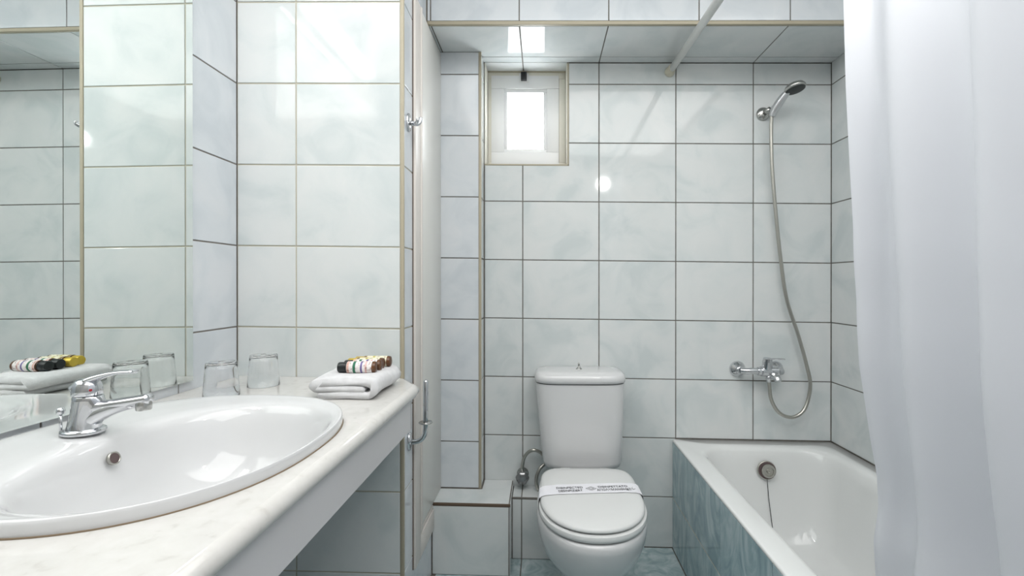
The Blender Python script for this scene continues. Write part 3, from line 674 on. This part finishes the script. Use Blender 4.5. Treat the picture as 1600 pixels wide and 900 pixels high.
bm = bmesh.new(); tube(bm, smoothpath([lp(.955, -.06, -.362), lp(.962, -.078, -.370), lp(.967, -.092, -.380), lp(.968, -.098, -.390)], 5), [.016] * 6 + [.0135] * 10, 18); done('spout', bm, 'chrome', t, smooth=True)
bm = bmesh.new(); lathe(bm, [(.011, 0), (.0115, -.016), (.009, -.018), (.009, -.030)], 18, c=lp(.948, -.06, -.372)); done('hose_outlet', bm, 'chrome', t, smooth=True)

t = tag(empty('hand_shower', (.954, 0, zl(.954, .749))), 'chrome hand shower with metal hose on its wall holder', 'shower')
def ls(x, y, lz): return (x - .954, y, lz - .749)
bm = bmesh.new(); lathe(bm, [(.001, 0), (.027, 0), (.0285, -.003), (.027, -.008), (.018, -.013), (.012, -.016)], 32, 'Y', c=ls(.950, -.0002, .745)); tube(bm, [ls(.952, -.012, .746), ls(.962, -.04, .752)], .011, 16); done('wall_holder', bm, 'chrome_dull', t, smooth=True)
bm = bmesh.new(); tube(bm, [ls(.968, -.048, .727), ls(.972, -.050, .742), ls(.978, -.053, .757)], [.012, .0155, .0145], 20); done('clamp', bm, 'chrome', t, smooth=True)
bm = bmesh.new(); hp = smoothpath([ls(.966, -.047, .718), ls(.973, -.054, .740), ls(.985, -.070, .766), ls(.998, -.088, .790), ls(1.008, -.102, .806)], 6)
tube(bm, hp, [.0120 + .0050 * math.sin(PI * min(1, i / 22)) for i in range(len(hp))], 20); done('handle', bm, mat('satin_chrome', (.62, .63, .64), .28, .85), t, smooth=True)
hn_ = Vector((.14, -.16, -.95)).normalized(); hc = Vector(ls(1.026, -.116, .806))
bm = bmesh.new(); disc(bm, hc, -hn_, [(.037, -.004), (.040, .0), (.0395, .006), (.034, .014), (.022, .021), (.008, .024), (.001, .0245)], 40); hh = done('shower_head', bm, 'chrome_dull', t, smooth=True)
bm = bmesh.new(); disc(bm, hc, hn_, [(.0365, .003), (.036, .007), (.030, .009), (.001, .0095)], 40); o = done('spray_face', bm, 'rubber', hh, smooth=True); o['label'] = 'dark spray face'
hs = [(.966, -.046, .722), (.967, -.04, .655), (.974, -.035, .50), (.993, -.03, .30), (1.012, -.028, .13), (1.037, -.03, -.05), (1.085, -.032, -.205), (1.118, -.035, -.33), (1.134, -.036, -.42), (1.110, -.04, -.515), (1.058, -.045, -.552), (1.00, -.05, -.535), (.962, -.055, -.478), (.949, -.06, -.400)]
bm = bmesh.new(); q, rr_ = ribbed(smoothpath([ls(*h) for h in hs], 14), .0072, .00045, .0028); tube(bm, q, rr_, 12); done('hose', bm, 'steel', t, smooth=True)

# ------------------------------------------------------------------ curtain rod and curtain
def rodz(y): return zl(.55, .926) + .055 * max(y, -10) * 1.0
t = tag(empty('curtain_rod', (.55, 0, rodz(0))), 'white shower curtain rod fixed to the end wall above the bath', 'curtain rod')
bm = bmesh.new(); tube(bm, [(0, -.004, 0), (0, YR + .002, rodz(YR) - rodz(0))], .0140, 20); done('pole', bm, 'rod', t, smooth=True)
bm = bmesh.new(); lathe(bm, [(.001, -.0003), (.0215, -.0003), (.022, -.004), (.0195, -.012), (.0165, -.04), (.0145, -.055)], 28, 'Y'); done('end_cap', bm, 'rodcap', t, smooth=True)

cu = tag(empty('shower_curtain', (.55, -1.16, 0)), 'long white shower curtain hanging from the rod beside the bath', 'curtain')
bm = bmesh.new(); rnd = random.Random(4)
edge = [(.53, 0), (.375, .004), (.27, .009), (.11, .018), (.05, .019), (-.02, .024), (-.07, .025), (-.14, .029), (-.20, .038), (-.28, .050), (-.34, .061), (-.40, .064), (-.46, .055), (-.54, .060), (-.64, .125), (-1.2, .125)]
def edgex(lz):
    if lz >= edge[0][0]: return -.012 * min(1, (lz - .53) / .3)
    for (a, b), (c, d) in zip(edge, edge[1:]):
        if a >= lz >= c: return b + (d - b) * (a - lz) / (a - c)
    return .125
NZ, NS = 110, 420; Ltot = 1.62; G_ = []
def fold(s, lz):
    """sideways and lengthways offset of the cloth at arc s"""
    h = max(0, min(1, (.9 - lz) / 1.9)); A = .018 + .020 * h
    ph = s * 2 * PI / .135 + .55 * math.sin(s * 9.1 + 1) + .25 * math.sin(lz * 2.1 + s * 5)
    x = A * (1 - math.cos(ph)) * (.55 + .45 * math.sin(s * 13 + 2) ** 2) + .006 * math.sin(s * 41 + lz * 3)
    x += .004 * math.sin(lz * 9 + s * 22) * h + .010 * math.sin(lz * 2.3 + s * 4 + 1) * h
    y = .012 * math.sin(ph * 1.0 + .8) * h
    return x, y
for j in range(NZ + 1):
    f = j / NZ; row = []
    for i in range(NS + 1):
        s = Ltot * (i / NS) ** 1.0; y = -1.16 - s * .97
        ztop = rodz(y) - .022; zb = zl(.55, -1.02)
        zz = ztop + (zb - ztop) * f; lz = zz - E + K * .55
        dx, dy = fold(s, lz); ex = edgex(lz) * math.exp(-s * 3.0 * max(0, min(1, (lz + .75) / .15)))
        if s < .03: dx *= s / .03
        row.append(bm.verts.new((ex + dx - .004, y + 1.16 + dy * min(1, s / .05), zz)))
    G_.append(row)
for a, b in zip(G_, G_[1:]):
    for i in range(NS): bm.faces.new((a[i], a[i + 1], b[i + 1], b[i]))
done('fabric', bm, 'curtain', cu, smooth=True)
for k in range(11):
    y = -1.175 - k * .152
    bm = bmesh.new(); pts = [(.021 * math.sin(2 * PI * q / 20), 0, .021 * math.cos(2 * PI * q / 20) - .006) for q in range(20)]
    R = tube(bm, pts, .0022, 8, cap=False); 
    for i in range(8): j = (i + 1) % 8; bm.faces.new((R[-1][i], R[-1][j], R[0][j], R[0][i]))
    o = done('curtain_ring', bm, 'pvc', cu, loc=(0, y + 1.16, rodz(y)), smooth=True)
